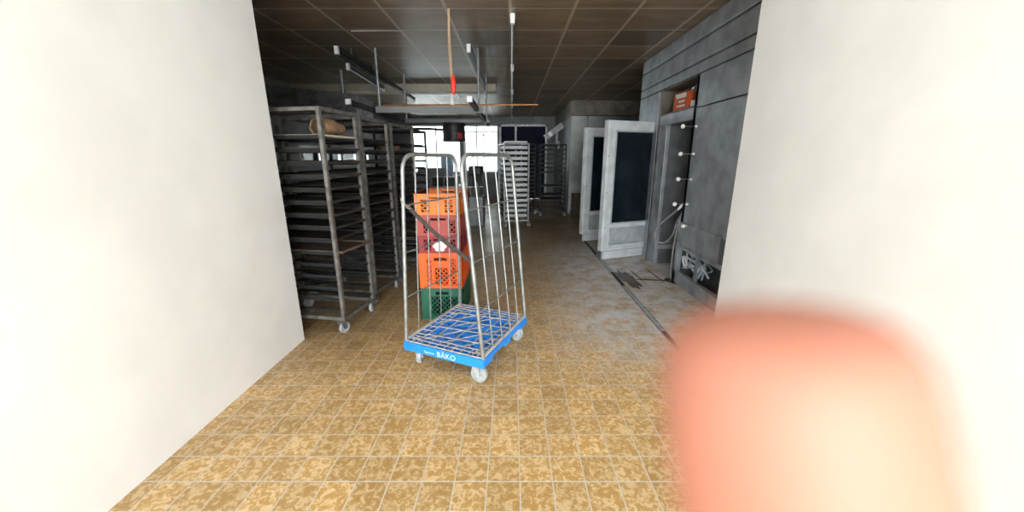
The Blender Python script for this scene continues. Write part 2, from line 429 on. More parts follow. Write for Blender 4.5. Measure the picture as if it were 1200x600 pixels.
for s_ in (((2.0, 4.38, .10, .13), 8), ((1.62, 4.62, .012, .26), 9), ((1.86, 4.6, .010, .3), 11)):
    (cx, cy, rx, ry), sd = s_
    a = [m.bm.verts.new((x, y, .0024)) for x, y in blob(cx, cy, rx, ry, seed=sd, rot=.05)]; m.bm.faces.new(a)
tag(m.build('wet_stain', M['wet']), 'dark wet lines in the tile joints before the open service hatch', 'stain', kind='stuff')

# ------------------------------------------------------------------ casters (shared)
def caster_parts(root, x, y, top, r=.05, w=.03, turn=0.0, wm='caster_grey', fm='grey_steel'):
    """fork under a plate with one wheel; origin on the floor"""
    f = MB(); t = Matrix.Translation((x, y, 0)) @ Matrix.Rotation(turn, 4, 'Z')
    f.box((-.035, -.03, top-.008), (.035, .03, top), t)
    off = .022
    for sgn in (-1, 1):
        f.poly([t @ Vector(p) for p in ((-.03, sgn*(w/2+.004), top-.006), (.03, sgn*(w/2+.004), top-.006), (off+.016, sgn*(w/2+.004), r-.012), (off-.016, sgn*(w/2+.004), r-.012))], .004, t.to_3x3() @ Vector((0, sgn, 0)))
    c = f.build('caster', M[fm], root)
    prof = [(0, -w*.55), (r*.35, -w*.55), (r*.38, -w*.35), (r*.72, -w*.32), (r*.76, -w/2), (r*.94, -w/2), (r, -w*.3), (r, w*.3), (r*.94, w/2), (r*.76, w/2), (r*.72, w*.32), (r*.38, w*.35), (r*.35, w*.55), (0, w*.55)]
    wh = MB().lathe(prof, 24, t @ Matrix.Translation((off, 0, r)) @ Matrix.Rotation(pi/2, 4, 'X'))
    wh.build('wheel', M[wm], c, smooth=True)
    return c

# ------------------------------------------------------------------ the roll cage trolley
def make_trolley():
    W, D = .655, .775
    root = thing('roll_cage', 'wheeled roll cage with blue plastic base and two galvanised tube sides', 'trolley', (-.328, 2.653, 0), radians(-24))
    # local origin is the middle of the base: x across the front, y to the back
    x0, x1, y0, y1 = -W/2, W/2, -D/2, D/2; zb, zt = .135, .200
    b = MB(); t = .028
    b.box((x0, y0, zb), (x1, y0+t, zt)); b.box((x0, y1-t, zb), (x1, y1, zt))
    for xs in (x0, x1-t):                                           # side skirts, cut into an arch
        n = 14
        pts = [(y0+t, zt), (y0+t, zb)]
        for i in range(n+1):
            u = i/n; y = y0+t+(D-2*t)*u
            z = zb + (.028 if (.16 < u < .44 or .56 < u < .84) else 0)
            pts.append((y, z))
        pts += [(y1-t, zb), (y1-t, zt)]
        seg = [(y0+t, y0+.14, zb), (y0+.14, -.05, zb+.026), (-.05, .05, zb), (.05, y1-.14, zb+.026), (y1-.14, y1-t, zb)]
        for a, c, z in seg: b.box((xs, a, z), (xs+t, c, zt))
    base = b.build('base_frame', M['blue'], root, bevel=.004)
    # blue ribs: diagonal lattice under the grating
    r = MB()
    def clip(p, q):
        return p, q
    import itertools
    k = -1.2
    while k < 1.2:
        for sgn in (1, -1):
            pts = []
            for y in (y0+t, y1-t):
                x = sgn*y*.85 + k
                pts.append((x, y))
            (xa, ya), (xb, yb) = pts
            # clip to x range
            xl, xh = x0+t, x1-t
            def lim(xa, ya, xb, yb):
                if xa == xb: return None
                ts = [0, 1]
                for X in (xl, xh):
                    tt = (X-xa)/(xb-xa); 
                    if 0 < tt < 1: ts.append(tt)
                ts.sort()
                for i in range(len(ts)-1):
                    mid = xa+(xb-xa)*(ts[i]+ts[i+1])/2
                    if xl <= mid <= xh: return ts[i], ts[i+1]
                return None
            L = lim(xa, ya, xb, yb)
            if L:
                p = (xa+(xb-xa)*L[0], ya+(yb-ya)*L[0], .168); q = (xa+(xb-xa)*L[1], ya+(yb-ya)*L[1], .168)
                r.bar(p, q, .02 if sgn > 0 else .012, .045)
        k += .115
    r.build('deck_rib', M['blue'], root)
    pl = MB()                                                       # solid blue slabs that show through the grating
    for cy in (-.24, -.08, .08, .24):
        for cx in (-.2, 0, .2):
            m4 = Matrix.Translation((cx+.03*(-1 if cy > 0 else 1), cy, .166)) @ Matrix.Rotation(radians(32 if cy > 0 else -40), 4, 'Z')
            pl.box((-.095, -.036, -.006), (.095, .036, .028), m4)
    pl.build('deck_slab', M['blue'], root)
    # galvanised grating on top
    gmat = M['galv_bar']
    g = MB(); zg = .203
    for x in (x0+.012, x0+.055, x0+.10, x1-.10, x1-.055, x1-.012): g.bar((x, y0+.01, zg), (x, y1-.01, zg), .0058, .006)
    for y in (y0+.012, y0+.055, y0+.10, y1-.10, y1-.055, y1-.012): g.bar((x0+.01, y, zg+.005), (x1-.01, y, zg+.005), .0058, .006)
    for i in range(1, 10):
        x = x0 + W*i/10; g.bar((x, y0+.01, zg), (x, y0+.10, zg), .0058, .006); g.bar((x, y1-.10, zg), (x, y1-.01, zg), .0058, .006)
    for i in range(1, 11):
        y = y0 + D*i/11; g.bar((x0+.01, y, zg+.005), (x0+.10, y, zg+.005), .0058, .006); g.bar((x1-.10, y, zg+.005), (x1-.01, y, zg+.005), .0058, .006)
    for i in range(4):
        y = y0+.17 + (D-.34)*i/3
        g.bar((x0+.10, y-.02, zg+.005), (x1-.10, y+.02, zg+.005), .0058, .006)
    for i in range(3):
        x = x0+.18 + (W-.36)*i/2
        g.bar((x, y0+.10, zg), (x, y1-.10, zg), .0058, .006)
    for i in range(3):
        x = x0+.12 + (W-.2)*i/3
        g.bar((x, y0+.1, zg), (min(x+.30, x1-.05), y0+.1+min(.30, x1-.05-x)*1.15, zg), .006, .006)
        g.bar((x+.05, y1-.1, zg), (max(x-.22, x0+.05), y1-.1-(x+.05-max(x-.22, x0+.05))*1.15, zg), .006, .006)
    g.build('deck_grating', gmat, root)
    # two tube sides; every hoop is one bent tube, with its own rods
    def hoop(name, xb, lean_x, lf, lb):
        zt_ = 1.500; R = .10
        ya, yc = y0+.02, y1-.02; z0 = .19
        fr_t = lambda z: (z-z0)/(zt_-z0)
        def pos(y_, z):                                             # y_ in 0..1 along the base
            q = fr_t(z); return Vector((xb + lean_x*q, (ya+lf*q)*(1-y_) + (yc-lb*q)*y_, z))
        Rf = R/(yc-ya)
        pts = [pos(0, z0), pos(0, .6), pos(0, 1.0), pos(0, zt_-R)]
        for i in range(1, 8):
            a = pi/2*i/8; pts.append(pos(Rf*(1-cos(a)), zt_-R+R*sin(a)))
        pts += [pos(Rf, zt_), pos(.5, zt_), pos(1-Rf, zt_)]
        for i in range(1, 8):
            a = pi/2*i/8; pts.append(pos(1-Rf*(1-sin(a)), zt_-R+R*cos(a)))
        pts += [pos(1, zt_-R), pos(1, 1.0), pos(1, .6), pos(1, z0)]
        h = MB().tube(pts, .0135, 12).build(name, M['galv'], root, smooth=True)
        for z in (.525, .847, 1.172):
            MB().tube([pos(0, z), pos(1, z)], .0055, 8).build('cross_rod', M['galv'], h, smooth=True)
        for y_ in (.2, .4, .6, .8):
            MB().tube([pos(y_, .2), pos(y_, 1.0), pos(y_, zt_)], .0048, 8).build('upright_rod', M['galv'], h, smooth=True)
        MB().bar(pos(0, .212), pos(1, .212), .016, .016).build('bottom_rail', M['galv_bar'], h)
        return pos
    pl_ = hoop('side_frame', x0+.012, .025, .07, .02)
    pr_ = hoop('side_frame', x1-.012, -.125, 0, 0)
    # webbing strap from the left hoop to the right hoop with a wire hook
    a = pl_(0, 1.195) + Vector((.01, 0, 0)); bq = pr_(0, .872) + Vector((0, -.012, 0))
    s = MB(); n = 12; prev = None
    side = Vector((.3, -.1, .9)).normalized()
    ptsS = [a.lerp(bq, .07 + .93*i/n) + Vector((0, -.012, -.02*sin(pi*i/n))) for i in range(n+1)]
    for p, q in zip(ptsS, ptsS[1:]): s.bar(p, q + (q-p)*.06, .003, .030)
    so = s.build('strap', M['strap'], root)
    hk = MB(); p0 = ptsS[0]
    hk.tube(smooth_path([p0 + Vector((.03, -.004, .012)), p0, a + Vector((.0, -.016, .012)), a + Vector((-.02, -.01, .03)), a + Vector((-.028, .012, .01))], 5), .003, 6)
    hk.tube(smooth_path([p0 + Vector((.03, -.004, -.014)), p0 + Vector((0, 0, -.012)), a + Vector((.0, -.018, -.006)), a + Vector((-.016, -.016, .02))], 5), .003, 6)
    hk.build('strap_hook', M['chrome'], so, smooth=True)
    # casters
    caster_parts(root, x0+.075, y0+.075, zb, .056, .034, radians(112), 'caster_rubber', 'caster_grey')
    caster_parts(root, x1-.085, y0+.055, zb, .060, .036, radians(-4), 'caster_rubber', 'caster_grey')
    caster_parts(root, x1-.075, y1-.085, zb, .056, .034, radians(62), 'caster_rubber', 'caster_grey')
    caster_parts(root, x0+.075, y1-.085, zb, .056, .034, radians(30), 'caster_rubber', 'caster_grey')
    # lettering on the front skirt
    def text(body, size, x, z, name):
        cu = bpy.data.curves.new(name, 'FONT'); cu.body = body; cu.size = size; cu.extrude = .0008; cu.space_character = 1.08
        to = bpy.data.objects.new(name, cu); COL.objects.link(to)
        bpy.context.view_layer.update()
        me = bpy.data.meshes.new_from_object(to.evaluated_get(bpy.context.evaluated_depsgraph_get()))
        bpy.data.objects.remove(to); bpy.data.curves.remove(cu)
        me.materials.clear(); me.materials.append(M['blue_text'])
        o = inst(name, me, base, (x, y0-.0012, z), (pi/2, 0, 0)); o['label'] = 'pale lettering on blue skirt'
    text('B\u00c4KO', .054, x0+.288, zb+.012, 'lettering')
    text('Eigentum', .021, x0+.182, zb+.020, 'lettering')
    return root
trolley = make_trolley()

# ------------------------------------------------------------------ crates
def make_crate(name, label, mkey, loc, w, d, h, wins, rotz=0, rim=.028, open_top=True, print_=None):
    """plastic crate, origin bottom centre of the FRONT edge; wins: openings on the front as (x0,x1,z0,z1,kind)"""
    root = thing(name, label, 'crate', loc, rotz, 'stacked plastic crates')
    b = MB(); t = .006
    x0, x1 = -w/2, w/2
    def wall(o, ux, nrm, L, wins):
        o, ux, nrm = Vector(o), Vector(ux), Vector(nrm)
        def bx(a, c, z0, z1, tt=t, out=0.0):
            if c-a < 1e-4 or z1-z0 < 1e-4: return
            p = [o+ux*a+nrm*out, o+ux*c+nrm*out]
            q = [p[0]-nrm*tt, p[1]-nrm*tt]
            vs = [Vector((v.x, v.y, z)) for v in (p[0], p[1], q[1], q[0]) for z in (z0, z1)]
            V = [b.bm.verts.new(v) for v in vs]
            for f in ((0,2,3,1),(2,4,5,3),(4,6,7,5),(6,0,1,7),(1,3,5,7),(0,6,4,2)): b.bm.faces.new([V[i] for i in f])
        # solid rest around the openings, by column strips
        xs = sorted(set([0, L] + [v for q in wins for v in (q[0], q[1])]))
        for a, c in zip(xs, xs[1:]):
            mid = (a+c)/2; zs = sorted([(q[2], q[3]) for q in wins if q[0] <= mid <= q[1]])
            z = 0
            for z0, z1 in zs: bx(a, c, z, z0); z = z1
            bx(a, c, z, h)
        for (a, c, z0, z1, kind) in wins:
            if kind != 'lattice': continue
            st = .046; wdt = .010
            k = -(z1-z0)
            while k < (c-a)+.001:
                for s_ in (1, -1):
                    # line x = a+k+ (z-z0) (s=1) or mirrored
                    A = Vector((k, 0)); B = Vector((k+(z1-z0), z1-z0))
                    ta = max(0, -k/(z1-z0)); tb = min(1, (c-a-k)/(z1-z0))
                    if tb - ta < .03: continue
                    p = A.lerp(B, ta); q = A.lerp(B, tb)
                    if s_ < 0: p.x, q.x = (c-a)-p.x, (c-a)-q.x
                    P3 = o+ux*(a+p.x)-nrm*t/2; Q3 = o+ux*(a+q.x)-nrm*t/2
                    b.bar((P3.x, P3.y, z0+p.y), (Q3.x, Q3.y, z0+q.y), wdt, t*.9, nrm)
                k += st
        bx(-.006, L+.006, h-rim, h, t+.006, .006)        # rim
        bx(-.003, L+.003, 0, .012, t+.003, .003)         # foot
    fw = [(a*w, c*w, z0*h, z1*h, k) for a, c, z0, z1, k in wins]
    sw = [(a*d, c*d, .16*h, .74*h, 'lattice') for a, c in ((.1, .26), (.34, .66), (.74, .9))]
    wall((x0, 0, 0), (1, 0, 0), (0, -1, 0), w, fw)
    wall((x1, d, 0), (-1, 0, 0), (0, 1, 0), w, fw)
    wall((x1, 0, 0), (0, 1, 0), (1, 0, 0), d, sw)
    wall((x0, d, 0), (0, -1, 0), (-1, 0, 0), d, sw)
    b.box((x0+t, t, .004), (x1-t, d-t, .010))
    b.build('crate_body', M[mkey], root)
    if print_:
        cx, cz, rx, rz = print_
        e = MB()
        for k in range(7):                                # a round floral mark
            a = 2*pi*k/6
            ox, oz, rr = (0, 0, .6) if k == 6 else (.62*cos(a), .62*sin(a), .40)
            e.poly([(cx+rx*(ox+rr*cos(2*pi*i/14)), -.0015-.0002*k, cz+rz*(oz+rr*sin(2*pi*i/14))) for i in range(14)], .0012, (0, 1, 0))
        p = e.build('printed_mark', M['print_white'], root); p['label'] = 'white round printed mark'
    return root
CX, CD = -.655, 3.25
slot = (.36, .66, .78, .87, 'slot')
make_crate('green_crate', 'dark green plastic crate on the floor, lowest of the crate stack', 'green', (CX, CD, 0), .40, .60, .312,
           [(.36, .66, .80, .88, 'slot'), (.26, .86, .10, .74, 'lattice')])
make_crate('orange_crate', 'tall bright orange lattice crate standing on the green crate', 'orange', (CX, CD, .313), .40, .60, .335,
           [slot, (.19, .30, .08, .84, 'lattice'), (.36, .68, .08, .58, 'lattice'), (.74, .86, .08, .84, 'lattice')])
make_crate('red_crate', 'dull dark red crate with white round mark above the bright orange crate', 'maroon', (CX+.005, CD, .649), .39, .60, .157,
           [(.36, .64, .72, .88, 'slot'), (.14, .30, .15, .80, 'lattice'), (.70, .86, .15, .80, 'lattice')], print_=(.0, .062, .062, .05))
make_crate('red_crate', 'faded red crate directly under the topmost orange crate', 'red', (CX+.005, CD, .807), .40, .60, .187,
           [(.32, .66, .74, .88, 'slot'), (.16, .30, .14, .76, 'lattice'), (.72, .86, .14, .76, 'lattice')])
make_crate('orange_crate', 'faded orange open crate on top of the crate stack', 'amber', (CX+.0, CD-.005, .995), .405, .60, .185,
           [(.34, .66, .76, .88, 'slot'), (.14, .34, .12, .72, 'lattice'), (.66, .84, .12, .72, 'lattice')])

# ------------------------------------------------------------------ tray racks along the left
def tray_mesh(name, w, L, h, mkey, lip=.012):
    b = MB()
    b.box((-w/2, 0, 0), (w/2, L, .003))
    for x in (-w/2, w/2-.004): b.box((x, 0, 0), (x+.004, L, h))
    for y in (0, L-.004): b.box((-w/2, y, 0), (w/2, y+.004, h))
    for x in (-w/2-lip+.004, w/2-.004): b.box((x, 0, h-.003), (x+lip, L, h))
    return b.mesh(name, M[mkey])
def make_rack(name, label, group, loc, rotz, W, L, Ht, n, z0, z1, frame, plate=True, post=.028, front_back_bars=True, caster_r=.05):
    """rack: x across the opening, y inwards; origin under the middle of the open face"""
    root = thing(name, label, 'rack', loc, rotz, group)
    fm = M[frame]; zb = .125
    for x in (-W/2, W/2):
        for y in (0, L): MB().box((x-post/2, y-post/2, zb), (x+post/2, y+post/2, Ht)).build('post', fm, root)
    bf = MB()
    for x in (-W/2, W/2): bf.bar((x, 0, zb+.015), (x, L, zb+.015), post, .03)
    for y in (0, L): bf.bar((-W/2, y, zb+.015), (W/2, y, zb+.015), post, .03)
    bf.build('base_frame', fm, root)
    tf = MB()
    for x in (-W/2, W/2): tf.bar((x, 0, Ht-.01), (x, L, Ht-.01), post, .022)
    for y in (0, L): tf.bar((-W/2, y, Ht-.01), (W/2, y, Ht-.01), post, .022)
    if plate: tf.box((-W/2-.01, -.02, Ht), (W/2+.01, L+.02, Ht+.006))
    tf.build('top_frame', fm, root)
    rm = MB(); rm.box((0, 0, -.014), (.003, L, .012)); rm.box((0, 0, -.003), (.035, L, 0)); rm_ = rm.mesh('runner', M['dark_rack'])
    rmr = MB(); rmr.box((-.003, 0, -.014), (0, L, .012)); rmr.box((-.035, 0, -.003), (0, L, 0)); rmr_ = rmr.mesh('runner', M['dark_rack'])
    zs = [z0 + (z1-z0)*i/(n-1) for i in range(n)]
    for z in zs:
        inst('runner', rm_, root, (-W/2+post/2, 0, z)); inst('runner', rmr_, root, (W/2-post/2, 0, z))
    for x in (-W/2, W/2):
        for y in (.03, L-.03):
            caster_parts(root, x, y, zb, caster_r, .028, radians(random.uniform(-40, 40)), 'caster_rubber', 'grey_steel')
    return root, zs
ORD = ['topmost there'] + [w + ' from the top' for w in 'second third fourth fifth sixth seventh eighth ninth tenth eleventh twelfth thirteenth fourteenth fifteenth'.split()]
def fill(root, zs, me, idx, label, group, out, L):
    """trays as things of their own on the runners"""
    mw = Matrix.Translation(root.location) @ Matrix.Rotation(root.rotation_euler.z, 4, 'Z')
    idx = sorted(idx, reverse=True)
    for rank, i in enumerate(idx):
        o = inst('baking_tray', me); dy = out() if callable(out) else out[i]
        o.location = mw @ Vector((0, dy, zs[i]+.001)); o.rotation_euler = (0, 0, root.rotation_euler.z + radians(random.uniform(-.12, .12)))
        tag(o, label + ', ' + (ORD[rank] if rank < len(idx)-1 else 'lowest there'), 'tray', group)
RW, RL = .47, .78
dark_tray = tray_mesh('baking_tray', RW-.075, .76, .020, 'dark_tray')
brown_tray = tray_mesh('baking_tray', RW-.075, .76, .020, 'brown_tray')
def facepos(near, far):
    n, f_ = Vector(near), Vector(far); c = (n+f_)/2; dv = f_-n
    return (c.x, c.y, 0), math.atan2(dv.y, dv.x), dv.length
specs = [((-1.445, 2.955), (-1.365, 3.415), 'nearest of the steel racks at left'), ((-1.405, 3.62), (-1.325, 4.12), 'second of the steel racks at left'),
         ((-1.345, 4.33), (-1.245, 4.86), 'third of the steel racks at left'), ((-1.33, 5.2), (-1.27, 5.68), 'fourth, farthest, of the steel racks at left')]
NS = 15
for k, (nr, fr_, nm) in enumerate(specs):
    loc, rz, w = facepos(nr, fr_)
    lab = ['worn steel tray rack with brown bag on top, nearest at left', 'steel tray rack standing second along the left row',
           'steel tray rack third along the left row, holding a brown basket', 'steel tray rack farthest back in the left row'][k]
    rk, zs = make_rack('tray_rack', lab, 'steel tray racks along the left', loc, rz, w, RL, 1.845, NS, .20, 1.64, 'rack_steel' if k < 3 else 'dark_rack')
    me = tray_mesh('baking_tray', w-.058, .755, .020, 'dark_tray')
    mb = tray_mesh('baking_tray', w-.045, .755, .020, 'brown_tray')
    low = [5, 5, 4, 3][k]
    tl = ['dark baking tray in the nearest left rack', 'dark baking tray in the second left rack',
          'dark baking tray in the third left rack', 'dark baking tray in the farthest left rack'][k]
    tg = 'trays in the %s left rack' % ['nearest', 'second', 'third', 'farthest'][k]
    idx = [i for i in range(low, NS-1 if k == 0 else NS)]
    if k == 0: idx.remove(low)
    fill(rk, zs, me, idx, tl, tg, lambda: random.choice((0.0, .01, .02, .03, -.03, -.02)), RL)
    if k == 0:
        o = inst('baking_tray', mb); mw = Matrix.Translation(rk.location) @ Matrix.Rotation(rz, 4, 'Z')
        o.location = mw @ Vector((0, -.05, zs[low]+.001)); o.rotation_euler = (0, 0, rz)
        tag(o, 'brown baking tray sticking out lowest in the nearest left rack', 'tray')
        o = inst('wooden_board', MB().box((-w/2+.02, 0, 0), (w/2-.02, .7, .014)).mesh('wooden_board', M['beam'])); o.location = mw @ Vector((0, .0, zs[NS-1]+.001)); o.rotation_euler = (0, 0, rz)
        tag(o, 'pale wooden board under the brown bag in the nearest left rack', 'board')
        # crumpled paper bag lying on that board, its dark mouth to the left
        bm_ = MB(); rnd = random.Random(4); rows = []
        for i in range(9):
            u = i/8; rr = .062 + .012*sin(u*5) - .02*max(0, u-.7)
            rows.append((u, rr))
        rings = []
        for u, rr in rows:
            ring = []
            for q in range(18):
                a = 2*pi*q/18; r_ = rr*(1+rnd.uniform(-.10, .10))
                ring.append(bm_.bm.verts.new((-.12 + u*.29, .11 + r_*1.15*cos(a), max(.0, .066 + r_*sin(a)))))
            rings.append(ring)
        for A, B in zip(rings, rings[1:]):
            for q in range(18): bm_.bm.faces.new((A[q], A[(q+1) % 18], B[(q+1) % 18], B[q]))
        bm_.bm.faces.new(rings[-1])
        bo = bm_.build('paper_bag', M['bag'], smooth=True); bo.location = mw @ Vector((0, 0, zs[NS-1]+.016)); bo.rotation_euler = (0, 0, rz)
        so = bo.modifiers.new('solid', 'SOLIDIFY'); so.thickness = .003
        tag(bo, 'crumpled brown paper bag on top shelf of nearest left rack', 'bag')
    if k == 2:
        mw = Matrix.Translation(rk.location) @ Matrix.Rotation(rz, 4, 'Z')
        pr_ = [(0, 0), (.10, 0), (.125, .02), (.13, .07), (.122, .07), (.115, .025), (.09, .008), (0, .008)]
        bo = MB().lathe(pr_, 24).build('proofing_basket', M['basket'], smooth=True); bo.location = mw @ Vector((-.08, .14, zs[13]+.006))
        tag(bo, 'round brown proofing basket near the top of the third left rack', 'basket')

# ------------------------------------------------------------------ racks at the back
loc, rz, w = facepos((-.17, 8.12), (.36, 8.14))
rk, zs = make_rack('tray_rack', 'pale aluminium rack full of floury white trays behind the trolley', None, loc, radians(10), .53, .80, 1.78, 14, .22, 1.66, 'pale_rack', caster_r=.045, plate=False)
me = tray_mesh('baking_tray', .53-.052, .78, .062, 'pale_tray')
me.materials.append(M['machine_grey'])
for p_ in me.polygons:
    if p_.normal.y > -.5 or p_.center.y > .1: p_.material_index = 1  # all but the floury front painted darker, as shade in the gaps
fill(rk, zs, me, range(14), 'floury white deep tray in the pale rack', 'white trays in the pale rack', lambda: random.uniform(-.015, .02), .8)
mwF = Matrix.Translation(rk.location) @ Matrix.Rotation(radians(10), 4, 'Z')
o = inst('baking_tray', tray_mesh('baking_tray', .46, .62, .035, 'pale_tray')); o.location = mwF @ Vector((.02, .10, 1.792)); o.rotation_euler = (0, 0, radians(6))
tag(o, 'white shallow tray lying on top of the pale rack', 'tray')
rk, zs = make_rack('tray_rack', 'dark steel rack against the steel chamber, rightmost of the back racks', 'dark racks at the back', (1.045, 9.72, 0), 0, .64, .78, 1.81, 13, .3, 1.68, 'dark_rack', caster_r=.045)
fill(rk, zs, tray_mesh('baking_tray', .595, .76, .022, 'dark_tray'), (1, 2, 4, 7, 8, 9, 10, 11, 12), 'dark baking tray in the rightmost back rack', 'trays in the rightmost back rack', lambda: random.uniform(-.01, .02), .8)
rk, zs = make_rack('tray_rack', 'dark steel rack half hidden between the pale rack and rightmost rack', 'dark racks at the back', (.33, 10.1, 0), 0, .58, .78, 1.83, 15, .3, 1.7, 'dark_rack', caster_r=.045)
fill(rk, zs, tray_mesh('baking_tray', .535, .76, .022, 'dark_tray'), range(2, 15), 'dark baking tray in the half hidden dark back rack', 'trays in the half hidden back rack', lambda: random.uniform(-.01, .02), .8)

# ------------------------------------------------------------------ ovens on the right
FX = 2.03
def board(y0, y1, z0, z1, x=FX, t=.04): return MB().box((x, y0, z0), (x+t, y1, z1))
oven = thing('rack_oven', 'near dusty steel rack oven with open glass door, lever knobs and niche', 'oven', (2.6, 4.8, 0))
def P(mb, name, key, label=None, bevel=0, smooth=False, par=None):
    o = mb.build(name, M[key], None, smooth=smooth, bevel=bevel)
    pa = par or oven
    o.parent = pa
    if pa is oven: o.location = -Vector(oven.location)
    if label: o['label'] = label
    return o
YN, YF = 3.25, 6.29
P(board(YN, YF, 2.72, 2.895), 'fascia_board', 'oven_steel', bevel=.006)
P(board(YN, YF, 2.492, 2.703), 'fascia_board', 'oven_steel', bevel=.006)
P(board(YN, YF, 2.372, 2.476), 'fascia_board', 'oven_steel', bevel=.006)
P(MB().box((FX+.03, YN, 2.36), (FX+.06, YF, 2.895)), 'fascia_backing', 'groove')
P(board(5.47, YF, 0, 2.358), 'side_panel', 'oven_steel', bevel=.004)
P(board(5.40, 5.46, 1.91, 2.358), 'niche_trim', 'oven_brown')
n = MB(); n.box((FX+.24, 4.43, 2.04), (FX+.26, 5.40, 2.358)); n.box((FX, 4.43, 2.025), (FX+.26, 5.40, 2.045)); n.box((FX, 4.43, 2.345), (FX+.26, 5.40, 2.36)); n.box((FX, 5.38, 2.04), (FX+.26, 5.40, 2.35)); n.box((FX+.02, 4.43, 2.04), (FX+.26, 4.45, 2.35))
P(n, 'niche', 'oven_brown')
P(board(4.43, 5.40, 1.90, 2.03, FX+.005, .06), 'lintel', 'oven_steel')
P(board(5.18, 5.47, 0, 1.90, FX+.02, .05), 'door_jamb', 'oven_steel', bevel=.004)
P(MB().box((FX-.012, 5.36, 0), (FX+.02, 5.42, 1.92)), 'door_seal', 'oven_dark')
# chamber
c = MB(); c.box((3.0, 4.42, 0), (3.04, 5.5, 1.92)); c.box((FX+.07, 5.2, 0), (3.0, 5.24, 1.92)); c.box((FX+.07, 4.42, 0), (3.0, 4.46, 1.92)); c.box((FX+.06, 4.42, 1.90), (3.04, 5.24, 1.93))
P(c, 'baking_chamber', 'oven_dark')
c = MB(); c.box((2.97, 4.46, .22), (3.0, 5.2, .28)); c.box((FX+.07, 5.17, .22), (3.0, 5.2, .28))
P(c, 'chamber_rail', 'oven_steel')
c = MB(); c.box((3.2, YN, 0), (3.24, YF, 2.895)); c.box((FX+.04, YF-.04, 0), (3.2, YF, 2.895)); c.box((FX+.04, YN, 0), (3.2, YN+.04, 2.895)); c.box((FX+.04, YN, 2.86), (3.2, YF, 2.895))
P(c, 'outer_casing', 'oven_dark')
# control column towards the camera, its seams, and the levers with ball knobs
P(MB().box((FX, YN, 2.02), (FX+.06, 4.42, 2.358)), 'column_panel', 'oven_steel', bevel=.004)
P(MB().box((FX, YN, .72), (FX+.06, 4.42, 2.008)), 'column_panel', 'oven_steel', bevel=.004)
P(MB().box((FX+.0, 4.36, .72), (FX+.36, 4.42, 2.36)), 'column_edge', 'oven_dark')
for z, yb in ((1.815, 4.30), (1.523, 4.28), (1.248, 4.27), (.965, 4.29), (.722, 4.22)):
    r = MB().tube([(FX+.02, yb, z), (FX-.15 if z > .8 else FX-.05, yb, z)], .0045, 8)
    lv = P(r, 'lever', 'chrome', smooth=True)
    for nm, xx, rr in (('ball_knob', FX-.155, .024), ('rosette', FX-.012, .016)):
        if z < .8 and nm == 'ball_knob': xx = FX-.06
        prof = [(rr*sin(pi*i/10), rr*cos(pi*i/10)) for i in range(11)]
        ko = MB().lathe(prof, 16, Matrix.Translation((xx, yb, z))).build(nm, M['knob_white'], lv, smooth=True)
# slanted lower housing and open service hatch
h_ = MB(); h_.poly([(FX-.02, 4.43, .47), (FX-.02, 4.43, .74), (FX+.05, 4.43, .74), (FX+.05, 4.43, .47)], .93, (0, -1, 0))
P(h_, 'lower_housing', 'oven_steel')
h_ = MB(); h_.box((FX-.03, 4.36, 0), (FX+.03, 4.42, .50)); h_.box((FX-.03, YN, 0), (FX+.02, 4.42, .15)); h_.box((FX-.02, YN, .43), (FX+.03, 4.42, .48)); h_.box((FX-.01, 3.9, .15), (FX+.02, 3.94, .44))
P(h_, 'service_hatch_frame', 'oven_steel')
P(MB().box((FX+.22, YN+.04, 0), (FX+.24, 4.42, .7)), 'hatch_backing', 'oven_dark')
rnd = random.Random(21)
for q in range(10):
    pts = [(FX+rnd.uniform(.0, .14), 4.28 - .34*rnd.random() - .02*i + .30*rnd.uniform(-.4, .4), .18 + .22*rnd.random()) for i in range(5)]
    P(MB().tube(smooth_path(pts, 6), rnd.choice((.009, .012, .016)), 8), 'cable', 'cable_blue' if q % 3 else 'door_white', smooth=True)
